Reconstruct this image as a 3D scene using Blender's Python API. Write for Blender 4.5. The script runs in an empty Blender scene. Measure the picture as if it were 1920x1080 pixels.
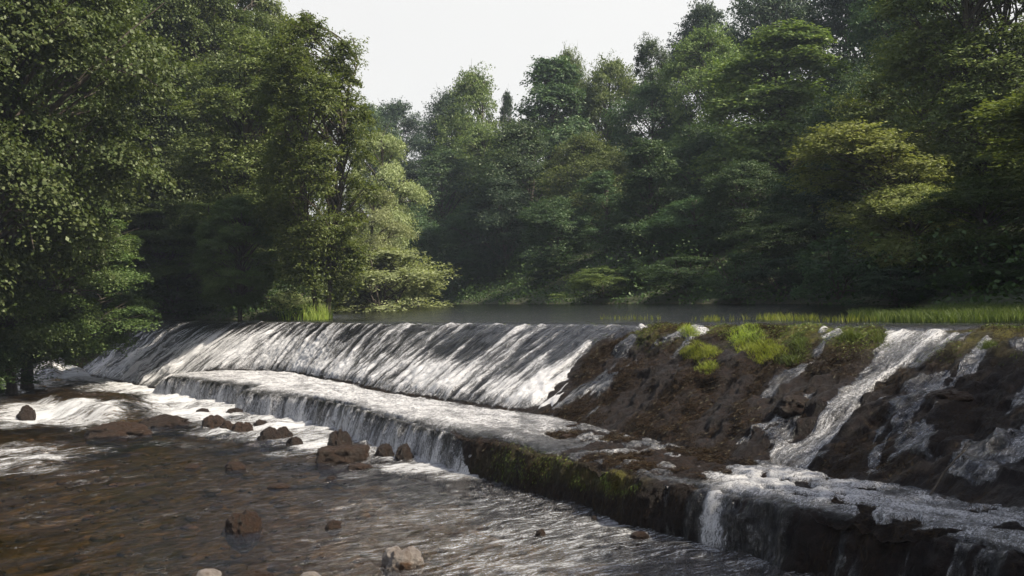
import bpy, math, random
import numpy as np
from mathutils import Matrix, Vector
S = bpy.context.scene
COL = S.collection
# ------------------------------------------------------------------ camera model
F = 1950.0; ROLL = math.radians(-2.58); EYE = 3.5
cr, sr = math.cos(ROLL), math.sin(ROLL)
def P(px, py, D):
    u = px - 960; v = 540 - py
    return np.array([(u*cr - v*sr)/F*D, D, EYE + (u*sr + v*cr)/F*D])
def onz(px, py, z):
    u = px - 960; v = 540 - py
    k = (u*sr + v*cr)/F
    D = (z - EYE)/k
    return np.array([(u*cr - v*sr)/F*D, D, z])
def proj(X, Y, Z):
    Yc = np.maximum(Y, .5)
    a = X/Yc*F; b = (Z-EYE)/Yc*F
    return 960 + a*cr + b*sr, 540 - (-a*sr + b*cr)
cam = bpy.data.cameras.new('camera'); camo = bpy.data.objects.new('camera', cam); COL.objects.link(camo)
cam.sensor_width = 36; cam.lens = F/1920*36; cam.clip_start = .1; cam.clip_end = 5000
camo.matrix_world = Matrix.Translation((0, 0, EYE)) @ Matrix.Rotation(math.pi/2, 4, 'X') @ Matrix.Rotation(ROLL, 4, 'Z')
S.camera = camo
# ------------------------------------------------------------------ noise
def _h(ix, iy, iz, seed):
    n = (ix.astype(np.int64)*374761393 + iy.astype(np.int64)*668265263 + iz.astype(np.int64)*2147483647 + seed*974711) & 0xffffffff
    n = ((n ^ (n >> 13))*1274126177) & 0xffffffff
    n = ((n ^ (n >> 16))*2246822519) & 0xffffffff
    return ((n ^ (n >> 15)) & 0xffffff)/float(0xffffff)
def vn(x, y, z=None, seed=0):
    x = np.asarray(x, float); y = np.asarray(y, float)
    z = np.zeros_like(x) if z is None else z
    xi, yi, zi = np.floor(x), np.floor(y), np.floor(z)
    fx, fy, fz = x-xi, y-yi, z-zi
    fx = fx*fx*(3-2*fx); fy = fy*fy*(3-2*fy); fz = fz*fz*(3-2*fz)
    def g(a, b, c): return _h(xi+a, yi+b, zi+c, seed)
    if not np.any(z):
        return (g(0,0,0)*(1-fx)+g(1,0,0)*fx)*(1-fy) + (g(0,1,0)*(1-fx)+g(1,1,0)*fx)*fy
    l0 = (g(0,0,0)*(1-fx)+g(1,0,0)*fx)*(1-fy) + (g(0,1,0)*(1-fx)+g(1,1,0)*fx)*fy
    l1 = (g(0,0,1)*(1-fx)+g(1,0,1)*fx)*(1-fy) + (g(0,1,1)*(1-fx)+g(1,1,1)*fx)*fy
    return l0*(1-fz)+l1*fz
def fbm(x, y, o=4, seed=0, z=None, gain=.5):
    s = 0; a = 1; t = 0; k = 1.0
    for i in range(o):
        # rotate every octave so the lattice never lines up
        c, d = math.cos(i*1.1), math.sin(i*1.1)
        s = s + a*vn((x*c - y*d)*k + 17.3*i, (x*d + y*c)*k - 9.1*i, None if z is None else z*k, seed+i*7); t += a; a *= gain; k *= 2.03
    return s/t
def ss(a, b, x): 
    t = np.clip((x-a)/(b-a), 0, 1); return t*t*(3-2*t)
# ------------------------------------------------------------------ mesh helpers
def mesh(name, V, Fq, mat=None, parent=None, smooth=False, attrs=None, uv=None):
    V = np.asarray(V, np.float32); Fq = np.asarray(Fq, np.int32)
    me = bpy.data.meshes.new(name); n = len(V); k = Fq.shape[1]; m = len(Fq)
    me.vertices.add(n); me.vertices.foreach_set('co', V.ravel())
    me.loops.add(m*k); me.loops.foreach_set('vertex_index', Fq.ravel())
    me.polygons.add(m); me.polygons.foreach_set('loop_start', np.arange(0, m*k, k, dtype=np.int32))
    me.polygons.foreach_set('loop_total', np.full(m, k, np.int32))
    if smooth: me.polygons.foreach_set('use_smooth', np.ones(m, bool))
    for an, av in (attrs or {}).items():
        at = me.attributes.new(an, 'FLOAT', 'POINT'); at.data.foreach_set('value', np.asarray(av, np.float32))
    if uv is not None:
        at = me.attributes.new('flow', 'FLOAT_VECTOR', 'POINT')
        at.data.foreach_set('vector', np.column_stack([uv, np.zeros(len(uv))]).astype(np.float32).ravel())
    me.update(calc_edges=True); me.validate()
    if mat: me.materials.append(mat)
    o = bpy.data.objects.new(name, me); COL.objects.link(o)
    if parent: o.parent = parent
    return o
def grid_faces(nu, nv, keep=None):
    i = np.arange(nu-1)[:, None]*nv + np.arange(nv-1)[None, :]
    f = np.stack([i, i+nv, i+nv+1, i+1], -1).reshape(-1, 4)
    if keep is not None: f = f[keep[f].all(1)]
    return f
def compact(V, Fc, *arrs):
    used = np.zeros(len(V), bool); used[Fc.ravel()] = True
    idx = np.cumsum(used)-1
    return (V[used], idx[Fc]) + tuple(a[used] for a in arrs)
def tag(o, label, cat=None, group=None, kind=None):
    o['label'] = label
    if cat: o['category'] = cat
    if group: o['group'] = group
    if kind: o['kind'] = kind
    return o
def empty(name, loc, label, cat, group=None, rz=0):
    o = bpy.data.objects.new(name, None); COL.objects.link(o); o.location = [float(v) for v in loc]
    o.rotation_euler.z = rz; o.empty_display_size = .3
    return tag(o, label, cat, group)
def tube(paths, sides=7):
    """paths: list of (points Nx3, radii N) -> V,F"""
    Vs, Fs, off = [], [], 0
    an = np.arange(sides)/sides*2*np.pi
    for p, r in paths:
        p = np.asarray(p, float); r = np.asarray(r, float); n = len(p)
        t = np.gradient(p, axis=0); t /= np.linalg.norm(t, axis=1)[:, None]+1e-9
        ref = np.array([.31, .95, .05]); a = np.cross(t, ref); a /= np.linalg.norm(a, axis=1)[:, None]+1e-9
        b = np.cross(t, a)
        V = p[:, None] + (a[:, None]*np.cos(an)[None, :, None] + b[:, None]*np.sin(an)[None, :, None])*r[:, None, None]
        Vs.append(V.reshape(-1, 3))
        i = np.arange(n-1)[:, None]*sides + np.arange(sides)[None]
        j = np.arange(n-1)[:, None]*sides + (np.arange(sides)[None]+1) % sides
        Fs.append((np.stack([i, j, j+sides, i+sides], -1).reshape(-1, 4))+off); off += n*sides
    return np.vstack(Vs), np.vstack(Fs)
# ------------------------------------------------------------------ materials
class NT:
    def __init__(s, name):
        s.m = bpy.data.materials.new(name); s.m.use_nodes = True; s.t = s.m.node_tree; s.t.nodes.clear()
        s.out = s.n('ShaderNodeOutputMaterial')
    def n(s, ty, **kw):
        nd = s.t.nodes.new(ty)
        for k, v in kw.items():
            if k in ('operation', 'blend_type', 'data_type', 'attribute_name', 'distribution', 'noise_dimensions', 'feature', 'attribute_type', 'interpolation'): setattr(nd, k, v)
            else: nd.inputs[k.replace('_', ' ')].default_value = v
        return nd
    def l(s, a, b): s.t.links.new(a, b)
    def math(s, op, a, b=None, clamp=False):
        nd = s.t.nodes.new('ShaderNodeMath'); nd.operation = op; nd.use_clamp = clamp
        for i, v in enumerate((a, b)):
            if v is None: continue
            if isinstance(v, (int, float)): nd.inputs[i].default_value = v
            else: s.l(v, nd.inputs[i])
        return nd.outputs[0]
    def ramp(s, f, stops):
        nd = s.t.nodes.new('ShaderNodeValToRGB'); e = nd.color_ramp.elements
        while len(e) < len(stops): e.new(.5)
        for q, (p, c) in zip(e, stops):
            q.position = p; q.color = (c if hasattr(c, '__len__') else (c, c, c))[:3] + (1,) if hasattr(c, '__len__') else (c, c, c, 1)
        s.l(f, nd.inputs[0]); return nd.outputs[0]
    def mix(s, f, a, b, mode='MIX'):
        nd = s.t.nodes.new('ShaderNodeMix'); nd.data_type = 'RGBA'; nd.blend_type = mode
        for i, v in ((0, f), (6, a), (7, b)):
            if isinstance(v, (int, float)): nd.inputs[i].default_value = v
            elif isinstance(v, tuple): nd.inputs[i].default_value = v+(1,) if len(v) == 3 else v
            else: s.l(v, nd.inputs[i])
        return nd.outputs[2]
    def noise(s, vec, scale, detail=4, rough=.55, dist=0, off=None):
        nd = s.t.nodes.new('ShaderNodeTexNoise'); nd.inputs['Scale'].default_value = scale
        nd.inputs['Detail'].default_value = detail; nd.inputs['Roughness'].default_value = rough; nd.inputs['Distortion'].default_value = dist
        if vec is not None: s.l(vec, nd.inputs['Vector'])
        return nd.outputs['Fac']
    def attr(s, name, vec=False):
        nd = s.t.nodes.new('ShaderNodeAttribute'); nd.attribute_name = name
        return nd.outputs['Vector'] if vec else nd.outputs['Fac']
    def scale(s, vec, xyz):
        nd = s.t.nodes.new('ShaderNodeMapping'); nd.inputs['Scale'].default_value = xyz; s.l(vec, nd.inputs['Vector']); return nd.outputs[0]
    def bump(s, h, st, d, nrm=None):
        nd = s.t.nodes.new('ShaderNodeBump'); nd.inputs['Strength'].default_value = st; nd.inputs['Distance'].default_value = d
        s.l(h, nd.inputs['Height'])
        if nrm is not None: s.l(nrm, nd.inputs['Normal'])
        return nd.outputs[0]
    def mixs(s, f, a, b):
        nd = s.t.nodes.new('ShaderNodeMixShader')
        if isinstance(f, (int, float)): nd.inputs[0].default_value = f
        else: s.l(f, nd.inputs[0])
        s.l(a, nd.inputs[1]); s.l(b, nd.inputs[2]); return nd.outputs[0]
    def done(s, sh): s.l(sh, s.out.inputs[0]); return s.m
def coords(t): return t.n('ShaderNodeTexCoord').outputs['Object']
def leafmat(name, c1, c2, c3, trans=.35, gl=.04):
    t = NT(name); g = t.n('ShaderNodeNewGeometry'); oi = t.n('ShaderNodeObjectInfo')
    r = g.outputs['Random Per Island']
    nz = t.noise(coords(t), .45, 2)
    f = t.math('ADD', t.math('MULTIPLY', r, .55), t.math('MULTIPLY', nz, .5), True)
    col = t.ramp(f, [(0.05, c1), (.5, c2), (.95, c3)])
    hsv = t.n('ShaderNodeHueSaturation'); t.l(col, hsv.inputs['Color'])
    t.l(t.math('ADD', t.math('MULTIPLY', oi.outputs['Random'], .03), .492), hsv.inputs['Hue'])
    t.l(t.math('ADD', t.math('MULTIPLY', oi.outputs['Random'], .45), .78), hsv.inputs['Value'])
    col = hsv.outputs[0]
    d = t.n('ShaderNodeBsdfDiffuse'); t.l(col, d.inputs[0])
    tr = t.n('ShaderNodeBsdfTranslucent'); t.l(t.mix(1.0, col, (1.25, 1.3, .6), 'MULTIPLY'), tr.inputs[0])
    g2 = t.n('ShaderNodeBsdfGlossy', Roughness=.5); g2.inputs[0].default_value = (.5, .55, .45, 1)
    s = t.mixs(trans, d.outputs[0], tr.outputs[0])
    return t.done(t.mixs(gl, s, g2.outputs[0]))
def barkmat(name, c1, c2):
    t = NT(name); v = t.scale(coords(t), (3, 3, .8)); n = t.noise(v, 4, 6, .7)
    b = t.n('ShaderNodeBsdfPrincipled', Roughness=.9); t.l(t.ramp(n, [(.3, c1), (.7, c2)]), b.inputs['Base Color'])
    t.l(t.bump(n, .8, .03), b.inputs['Normal']); return t.done(b.outputs[0])
M = {}
M['maple'] = leafmat('maple_leaves', (.036,.062,.021), (.072,.105,.033), (.135,.16,.062), .34, .04)
M['maple2'] = leafmat('yellow_maple_leaves', (.055,.08,.028), (.11,.138,.045), (.19,.205,.075), .36, .05)
M['ash'] = leafmat('ash_leaves', (.045,.075,.02), (.10,.14,.036), (.2,.23,.07), .42, .04)
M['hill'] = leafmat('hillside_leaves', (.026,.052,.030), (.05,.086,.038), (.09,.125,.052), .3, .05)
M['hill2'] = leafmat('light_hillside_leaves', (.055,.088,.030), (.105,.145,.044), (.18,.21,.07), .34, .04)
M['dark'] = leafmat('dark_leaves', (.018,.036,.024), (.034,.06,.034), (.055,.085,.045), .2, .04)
M['willow'] = leafmat('willow_leaves', (.14,.16,.075), (.22,.245,.12), (.33,.35,.19), .35, .05)
M['yellow'] = leafmat('yellowish_leaves', (.11,.14,.045), (.19,.215,.08), (.29,.30,.13), .38, .04)
M['grass'] = leafmat('grass_blades', (.04,.06,.022), (.08,.11,.036), (.16,.18,.07), .4, .03)
M['tuft'] = leafmat('bright_grass_blades', (.1,.14,.03), (.19,.24,.045), (.34,.35,.09), .45, .03)
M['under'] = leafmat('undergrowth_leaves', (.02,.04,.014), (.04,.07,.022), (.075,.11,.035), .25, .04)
M['bark'] = barkmat('bark', (.025,.02,.016), (.09,.075,.06))
M['pebble_moss'] = leafmat('weed_strands', (.008,.005,.004), (.02,.011,.008), (.055,.03,.018), .15, .03)
M['green_moss'] = leafmat('green_weed_strands', (.04,.06,.01), (.09,.12,.02), (.2,.22,.05), .25, .05)

def ground_mat():
    t = NT('forest_floor'); c = coords(t); n = t.noise(c, .8, 6, .65); n2 = t.noise(c, 6, 5, .7)
    col = t.mix(n, t.ramp(n2, [(.3, (.012,.014,.007)), (.7, (.05,.045,.024))]), t.ramp(n2, [(.3, (.016,.028,.008)), (.7, (.05,.075,.02))]))
    # river bed in the water: olive, ochre and rust algae over stones
    sx = t.scale(c, (1, .55, 1))
    b1 = t.noise(sx, .55, 5, .62, .6); b2 = t.noise(sx, 2.6, 5, .7, .8); b3 = t.noise(sx, 9, 3, .6)
    bed = t.mix(b1, t.ramp(b2, [(.36, (.03,.018,.008)), (.5, (.075,.045,.022)), (.62, (.17,.105,.055))]), t.ramp(b2, [(.36, (.016,.022,.006)), (.52, (.075,.08,.022)), (.64, (.18,.165,.05))]))
    bed = t.mix(t.ramp(b3, [(.35, 0.), (.6, .5)]), bed, (.025, .02, .01))
    col = t.mix(t.attr('bed'), col, bed)
    b = t.n('ShaderNodeBsdfPrincipled', Roughness=.9); t.l(col, b.inputs['Base Color'])
    t.l(t.bump(n2, .8, .12), b.inputs['Normal']); return t.done(b.outputs[0])
M['ground'] = ground_mat()

def weirmat():
    t = NT('wet_weir_stone'); f = t.attr('flow', True)
    st = t.scale(f, (3.0, 1.0, 1)); n = t.noise(st, 2.2, 8, .7, .4); n2 = t.noise(f, 9, 6, .75, .3); n3 = t.noise(f, .8, 4, .6)
    n4 = t.noise(t.scale(f, (2.2, 1, 1)), 30, 4, .7)
    stone = t.ramp(n, [(.3, (.004,.0035,.004)), (.52, (.009,.007,.008)), (.72, (.024,.018,.017))])
    moss = t.ramp(n2, [(.3, (.006,.004,.003)), (.5, (.013,.008,.006)), (.72, (.042,.023,.015))])
    gm = t.ramp(n2, [(.3, (.02,.018,.004)), (.55, (.09,.085,.014)), (.75, (.2,.19,.035))])
    col = t.mix(t.attr('moss'), stone, moss)
    col = t.mix(t.math('MULTIPLY', t.attr('green'), t.ramp(n3, [(.35, 0.), (.55, 1.)])), col, gm)
    b = t.n('ShaderNodeBsdfPrincipled'); b.inputs['Specular IOR Level'].default_value = .16; t.l(col, b.inputs['Base Color'])
    t.l(t.math('ADD', t.math('MULTIPLY', t.attr('moss'), .3), t.math('ADD', t.math('MULTIPLY', n2, .35), .2)), b.inputs['Roughness'])
    h = t.math('ADD', t.math('MULTIPLY', n, 1.0), t.math('ADD', n2, t.math('MULTIPLY', n4, .5)))
    t.l(t.bump(h, 1.0, .08), b.inputs['Normal']); return t.done(b.outputs[0])
M['weir'] = weirmat()

def sheetmat():
    t = NT('falling_water'); f = t.attr('flow', True)
    s1 = t.scale(f, (6.5, 1.9, 1)); a = t.noise(s1, 1.5, 8, .8, .9); b = t.noise(t.scale(f, (2.6, 1.2, 1)), 12, 5, .72, .3)
    c = t.noise(t.scale(f, (1.6, 1, 1)), 45, 3, .7)
    foam = t.attr('foam')
    det = t.math('ADD', t.math('MULTIPLY', a, .36), t.math('ADD', t.math('MULTIPLY', b, .36), t.math('MULTIPLY', c, .28)))
    x = t.math('SUBTRACT', t.math('ADD', t.math('MULTIPLY', foam, .8), t.math('MULTIPLY', det, 3.8)), 1.90)
    ff = t.ramp(x, [(0, 0.), (.22, .22), (.55, .75), (.95, 1.)])
    h = t.math('ADD', t.math('MULTIPLY', a, .8), t.math('ADD', t.math('MULTIPLY', b, .5), t.math('MULTIPLY', c, .25)))
    nr = t.bump(h, .9, .05)
    d = t.n('ShaderNodeBsdfPrincipled', Roughness=.55); t.l(t.mix(c, (.46,.48,.54), (.78,.78,.79)), d.inputs['Base Color']); t.l(nr, d.inputs['Normal'])
    g = t.n('ShaderNodeBsdfGlossy', Roughness=.16); g.inputs[0].default_value = (.92,.94,1,1); t.l(nr, g.inputs['Normal'])
    tr = t.n('ShaderNodeBsdfTransparent'); tr.inputs[0].default_value = (.78,.74,.66,1)
    fr = t.n('ShaderNodeFresnel', IOR=1.36); t.l(nr, fr.inputs['Normal'])
    w = t.mixs(t.math('MULTIPLY', fr.outputs[0], 1.0, True), tr.outputs[0], g.outputs[0])
    body = t.mixs(t.math('MULTIPLY', ff, .93), w, d.outputs[0])
    return t.done(body)
M['sheet'] = sheetmat()

def rivermat(name, tint, flowy=True, bumpd=.05, rough=.06):
    t = NT(name); c = t.attr('flow', True)
    s1 = t.scale(c, (1.0, 2.6, 1)); a = t.noise(s1, 1.5, 3, .6, .3); b = t.noise(t.scale(c, (1, 2.1, 1)), 5.5, 5, .68, .5); k = t.noise(t.scale(c, (1, 1.7, 1)), 17, 3, .6)
    foam = t.attr('foam')
    fs = t.noise(t.scale(c, (.7, 2.4, 1)), 4.2, 7, .75, .5); fk = t.noise(t.scale(c, (1, 1.5, 1)), 28, 4, .72)
    det = t.math('ADD', t.math('MULTIPLY', fs, .65), t.math('MULTIPLY', fk, .35))
    x = t.math('SUBTRACT', t.math('ADD', foam, t.math('MULTIPLY', det, 3.2)), 1.85)
    ff = t.ramp(x, [(0, 0.), (.2, .2), (.55, .8), (.9, 1.)])
    h = t.math('ADD', t.math('MULTIPLY', a, .7), t.math('ADD', t.math('MULTIPLY', b, .45), t.math('MULTIPLY', k, .19)))
    nb_ = t.t.nodes.new('ShaderNodeBump'); nb_.inputs['Distance'].default_value = bumpd; t.l(h, nb_.inputs['Height']); t.l(t.attr('rip'), nb_.inputs['Strength']); nr = nb_.outputs[0]
    g = t.n('ShaderNodeBsdfGlossy', Roughness=rough); g.inputs[0].default_value = (.95,.95,1,1); t.l(nr, g.inputs['Normal'])
    tr = t.n('ShaderNodeBsdfTransparent'); tr.inputs[0].default_value = tint+(1,)
    fr = t.n('ShaderNodeFresnel', IOR=1.62); t.l(nr, fr.inputs['Normal'])
    w = t.mixs(fr.outputs[0], tr.outputs[0], g.outputs[0])
    d = t.n('ShaderNodeBsdfPrincipled', Roughness=.6); t.l(t.mix(fk, (.45,.48,.54), (.76,.77,.79)), d.inputs['Base Color'])
    t.l(t.bump(det, 1.0, .12), d.inputs['Normal'])
    return t.done(t.mixs(t.math('MULTIPLY', ff, .95), w, d.outputs[0]))
M['river'] = rivermat('river_water', (.86,.70,.47), bumpd=.21, rough=.10)
M['pool'] = rivermat('pool_water', (.45,.42,.28), bumpd=.04, rough=.07)

def rockmat(name, c1, c2, weed, amt):
    t = NT(name); c = coords(t); n = t.noise(c, 7, 7, .7); n2 = t.noise(c, 2.2, 3, .6)
    g = t.n('ShaderNodeNewGeometry'); sp = t.n('ShaderNodeSeparateXYZ'); t.l(g.outputs['Normal'], sp.inputs[0])
    col = t.mix(t.ramp(t.math('ADD', t.math('MULTIPLY', n2, 1.0), t.math('MULTIPLY', n, .4)), [(.7-amt*.5, 0.), (.85-amt*.5, 1.)]), t.ramp(n, [(.3, c1), (.7, c2)]), t.ramp(n, [(.3, tuple(v*.4 for v in weed)), (.7, weed)]))
    b = t.n('ShaderNodeBsdfPrincipled', Roughness=.42); b.inputs['Specular IOR Level'].default_value = .3; t.l(col, b.inputs['Base Color'])
    t.l(t.bump(t.noise(c, 16, 8, .8), 1.0, .09), b.inputs['Normal']); return t.done(b.outputs[0])
M['rock_dark'] = rockmat('dark_wet_rock', (.004,.0035,.004), (.016,.013,.013), (.025,.014,.009), .5)
M['rock_brown'] = rockmat('brown_weedy_rock', (.005,.003,.002), (.022,.013,.009), (.038,.020,.011), .9)
M['rock_pale'] = rockmat('pale_rock', (.15,.13,.12), (.36,.33,.31), (.10,.055,.03), .1)
# ------------------------------------------------------------------ weir frame (crest is straight in plan)
C0 = onz(1900, 612.5, 2.5)[:2]; C1 = onz(340, 603, 2.5)[:2]
T = (C1-C0)/np.linalg.norm(C1-C0); N = np.array([T[1], -T[0]])
if N[1] > 0: N = -N
LEN = np.linalg.norm(C1-C0)
def ab(p): d = np.asarray(p)[..., :2]-C0; return d@T, d@N
def xy(a, b): return C0[0]+a*T[0]+b*N[0], C0[1]+a*T[1]+b*N[1]
def line(pts, z):
    q = sorted(tuple(float(v) for v in ab(onz(x, y, z))) for x, y in pts)
    return np.array([v[0] for v in q]), np.array([v[1] for v in q])
toeA, toeB = line([(1920,965),(1750,932),(1500,880),(1280,842),(1130,805),(1000,778),(880,765),(750,745),(660,724),(560,703),(430,693)], .7)
frA, frB = line([(1920,1030),(1600,965),(1400,925),(1315,908),(1200,891),(1100,866),(1000,838),(900,815),(800,798),(720,773),(640,752),(560,738),(500,722),(450,727),(400,712)], .7)
A0, A1 = -9.0, LEN+6.0
ALEFT = float(ab(onz(338, 700, .7))[0])
def sm(a, A, B, k=.8):
    s = 0; w = 0
    for d in np.linspace(-k, k, 7): s = s+np.interp(a+d, A, B); w += 1
    return s/w
def edges(a):
    bt = sm(a, toeA, toeB); bf = sm(a, frA, frB, .5)
    e = ss(ALEFT-3.0, ALEFT+.8, a)
    bt = bt*(1-e) + 4.3*e; bf = bf*(1-e) + 5.2*e
    bf = bf + (fbm(a*.9, a*0, 3, 5)-.5)*.45*(1-e) ; bt = bt+(fbm(a*.6, a*0+5, 2, 8)-.5)*.3
    bf = np.maximum(bf, bt+.7)
    zl = .7*(1-ss(ALEFT-.8, ALEFT+1.0, a)) - .25*ss(ALEFT-.8, ALEFT+1.0, a)
    return bt, bf, zl
print('weir', LEN, ALEFT, [round(float(v),2) for v in toeB], [round(float(v),2) for v in frB])
def profile(a, t):
    """t 0..5 -> b, z : 0-1 crest lip, 1-2 face, 2-3 ledge, 3-4 front drop, 4-5 under water"""
    bt, bf, zl = edges(a)
    b = np.zeros_like(t); z = np.zeros_like(t)
    m0 = t < 1; m1 = (t >= 1) & (t < 2); m2 = (t >= 2) & (t < 3); m3 = (t >= 3) & (t < 4); m4 = t >= 4
    u = t-np.floor(t); u = np.where(t >= 5, 1, u)
    b = np.where(m0, -.8+.95*u, b); z = np.where(m0, 2.47-.10*ss(.3, 1.6, u), z)
    zt = np.where(m0, z, 0)
    # face
    bf1 = .15+(bt-.15)*u
    cv = 2.42 - (2.42-zl)*(u**1.12*.9+.1*ss(0, 1, u)) 
    b = np.where(m1, bf1, b); z = np.where(m1, cv, z)
    b = np.where(m2, bt+(bf-bt)*u, b); z = np.where(m2, zl - .04*u - .10*ss(.82, 1.05, u), z)
    b = np.where(m3, bf+.02+.34*u**.8+0*u, b); z = np.where(m3, zl-.1-(zl+.35)*np.clip(u, 0, 1)**1.25, z)
    b = np.where(m4, bf+.36+.8*u, b); z = np.where(m4, -.45-.15*u, z)
    return b, z
z0test = None
# image-space stroke helper (used once, at build time, to lay out where water runs over the weir)
def stroke(px, py, pts, soft=.5):
    best = np.zeros_like(px)
    for (x0, y0, w0), (x1, y1, w1) in zip(pts[:-1], pts[1:]):
        dx, dy = x1-x0, y1-y0; L2 = dx*dx+dy*dy+1e-6
        u = np.clip(((px-x0)*dx+(py-y0)*dy)/L2, 0, 1)
        d = np.hypot(px-x0-u*dx, py-y0-u*dy); w = w0+(w1-w0)*u
        best = np.maximum(best, 1-ss(1-soft, 1+soft, d/w))
    return best
def ell(px, py, L):
    s = np.zeros_like(px)
    for x, y, rx, ry, k in L:
        s = np.maximum(s, k*(1-ss(.4, 1.25, np.hypot((px-x)/rx, (py-y)/ry))))
    return s
# a samples: denser near the camera
na = 1500; q = np.linspace(0, 1, na); av = A0+(A1-A0)*(q*.45+.55*q**1.6)
tv = np.concatenate([np.linspace(0, 1, 18)[:-1], np.linspace(1, 2, 120)[:-1], np.linspace(2, 3, 90)[:-1], np.linspace(3, 4, 44)[:-1], np.linspace(4, 5, 6)])
AA, TT = np.meshgrid(av, tv, indexing='ij'); AAf, TTf = AA.ravel(), TT.ravel()
B, Z = profile(AAf, TTf)
X, Y = xy(AAf, B)
px, py = proj(X, Y, Z)
bt_, bf_, zl_ = edges(AAf)
onface = ss(.6, 1.0, TTf)*(1-ss(1.85, 2.05, TTf)); onledge = ss(1.95, 2.05, TTf)*(1-ss(2.9, 3.0, TTf)); onfront = ss(2.88, 3.05, TTf)
arc = np.where(TTf < 1, TTf*.95, np.where(TTf < 2, .95+(TTf-1)*3.6, np.where(TTf < 3, 4.55+(TTf-2)*3, 7.55+(TTf-3)*.9)))
# --- wetness: where a sheet of water covers the stone
lim = 1165 - (py-606)*.92 + (fbm(AAf*.9, arc*.5, 3, 3)-.5)*120
wet_face = 1-ss(-28, 28, px-lim)
chan = stroke(px, py, [(1710,606,70),(1690,640,34),(1630,695,16),(1580,770,16),(1520,835,20),(1470,885,50)])
tr1 = stroke(px, py, [(1300,612,26),(1240,650,16),(1180,690,22),(1130,740,30),(1060,785,40)])*.75
tr2 = stroke(px, py, [(1560,735,12),(1500,770,12),(1440,815,16),(1390,850,26)])*.6
tr3 = stroke(px, py, [(1960,740,34),(1880,820,40),(1800,900,48),(1760,925,40)])*.8
tr4 = stroke(px, py, [(1560,612,22),(1540,640,10),(1500,700,8),(1470,740,8)])*.6
tr5 = stroke(px, py, [(1850,650,16),(1780,740,20),(1700,800,24),(1650,860,30)])*.6
tr6 = stroke(px, py, [(1220,606,80),(1180,625,50)])*.9
side = np.maximum.reduce([tr1, tr2, tr3, tr4, tr5, tr6])
brk = fbm(AAf*2.2, arc*.9, 4, 21)
film = .8*ss(.50, .58, fbm(AAf*1.1, arc*.8, 4, 23))*ss(1150, 1250, px)*(.5+.5*ss(1400,1500,px))
wet_f = np.maximum(np.maximum(wet_face, film), np.maximum(chan*(.75+.6*(brk>.3)), side*ss(.36, .62, brk)*1.3))
dryl = ell(px, py, [(1250,865,150,40,1.0),(1150,830,70,24,.75),(1060,812,44,13,.8),(1330,880,60,20,.7),(1120,850,90,20,.6),(1650,945,120,10,.3),(1800,995,140,20,.3)])
brl = fbm(AAf*3.0, arc*2.2, 4, 33)
wet_l = 1-np.clip(dryl*1.25*ss(.36, .64, brl+.10*dryl)+ .75*ss(.60,.70,brl)*ss(980,1150,px), 0, 1)
fbrk = fbm(AAf*2.6, arc*.8, 4, 44)
curt = 1-ss(800, 905, px-(py-800)*.25)
casc = stroke(px, py, [(1345,935,12),(1335,975,17),(1340,1010,26)])
dr = stroke(px, py, [(1400,975,12),(1440,1020,18),(1480,1050,24)])*.5
wet_r = np.maximum(curt, np.maximum(casc*ss(.3,.5,fbrk+.1), np.maximum(dr, .8*ss(1180,1300,px))*ss(.36, .56, fbrk)))
wet = onface*wet_f + onledge*wet_l + onfront*wet_r + (TTf < .8)*1.0*(1-onface)
wet = np.where(TTf < .9, np.maximum(wet, .0), wet)
wet = np.clip(wet, 0, 1)
dry = 1-wet
# --- stone relief
rug = fbm(AAf*1.5, arc*1.3, 5, 51); lump = 1-np.abs(2*fbm(AAf*.9, arc*.8, 3, 61)-1); fine = fbm(AAf*7, arc*5, 3, 71)
streak = fbm(AAf*5.5, arc*.8, 4, 81)
rightness = ss(1050, 1250, px)
amp = onface*(.07+.20*rightness*ss(.95, 1.5, TTf)) + onledge*(.03+.10*dry) + onfront*(.14+.16*rightness)
disp = amp*((rug-.5)*1.5 + (lump-.6)*.5) + (fine-.5)*(.04+.10*dry) + (streak-.5)*(onface*.14+onfront*.12)
disp = disp*ss(-.1, 1.1, TTf) + (TTf < 1.2)*rightness*(fbm(AAf*1.8, arc*2, 4, 91)-.42)*.16*(1-chan)
# normal of the profile in the (b,z) plane
Bg, Zg = B.reshape(AA.shape), Z.reshape(AA.shape)
db = np.gradient(Bg, axis=1); dz = np.gradient(Zg, axis=1); ln = np.hypot(db, dz)+1e-6
bil = np.abs(2*fbm(AAf*1.7+3, arc*2.6, 4, 63)-1); disp = disp + rightness*(onface*ss(1.0,1.4,TTf)*.17+onfront*.10)*(.35-bil)*(1-.6*chan) + rightness*onface*.10*(fbm(AAf*5, arc*6, 3, 64)-.5)
disp = disp-.12*chan*onface
nb = (-dz/ln).ravel(); nz = (db/ln).ravel()
Br = B+nb*disp; Zr = Z+nz*disp
Xr, Yr = xy(AAf, Br)
mossn = fbm(AAf*1.2, arc*1.0, 4, 15)
moss = np.clip(dry*(.35+1.3*(mossn-.3)) , 0, 1)
moss = np.maximum(moss, dryl*onledge); moss = np.clip(moss*(1-.45*ss(1500,1750,px)*onface), 0, 1)
green = np.clip((1-ss(1.0, 1.35, TTf))*dry*.8 + ell(px, py, [(1170,905,60,26,1),(1090,895,40,22,.6),(1000,870,120,40,.35)])*onfront, 0, 1)
weir = empty('weir', (C0[0], C0[1], 0), 'long low stone weir running diagonally across the river with a ledge along its foot', 'weir')
ox, oy = C0
V = np.column_stack([Xr-ox, Yr-oy, Zr]); uvw = np.column_stack([AAf, arc])
gf = grid_faces(len(av), len(tv))
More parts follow.
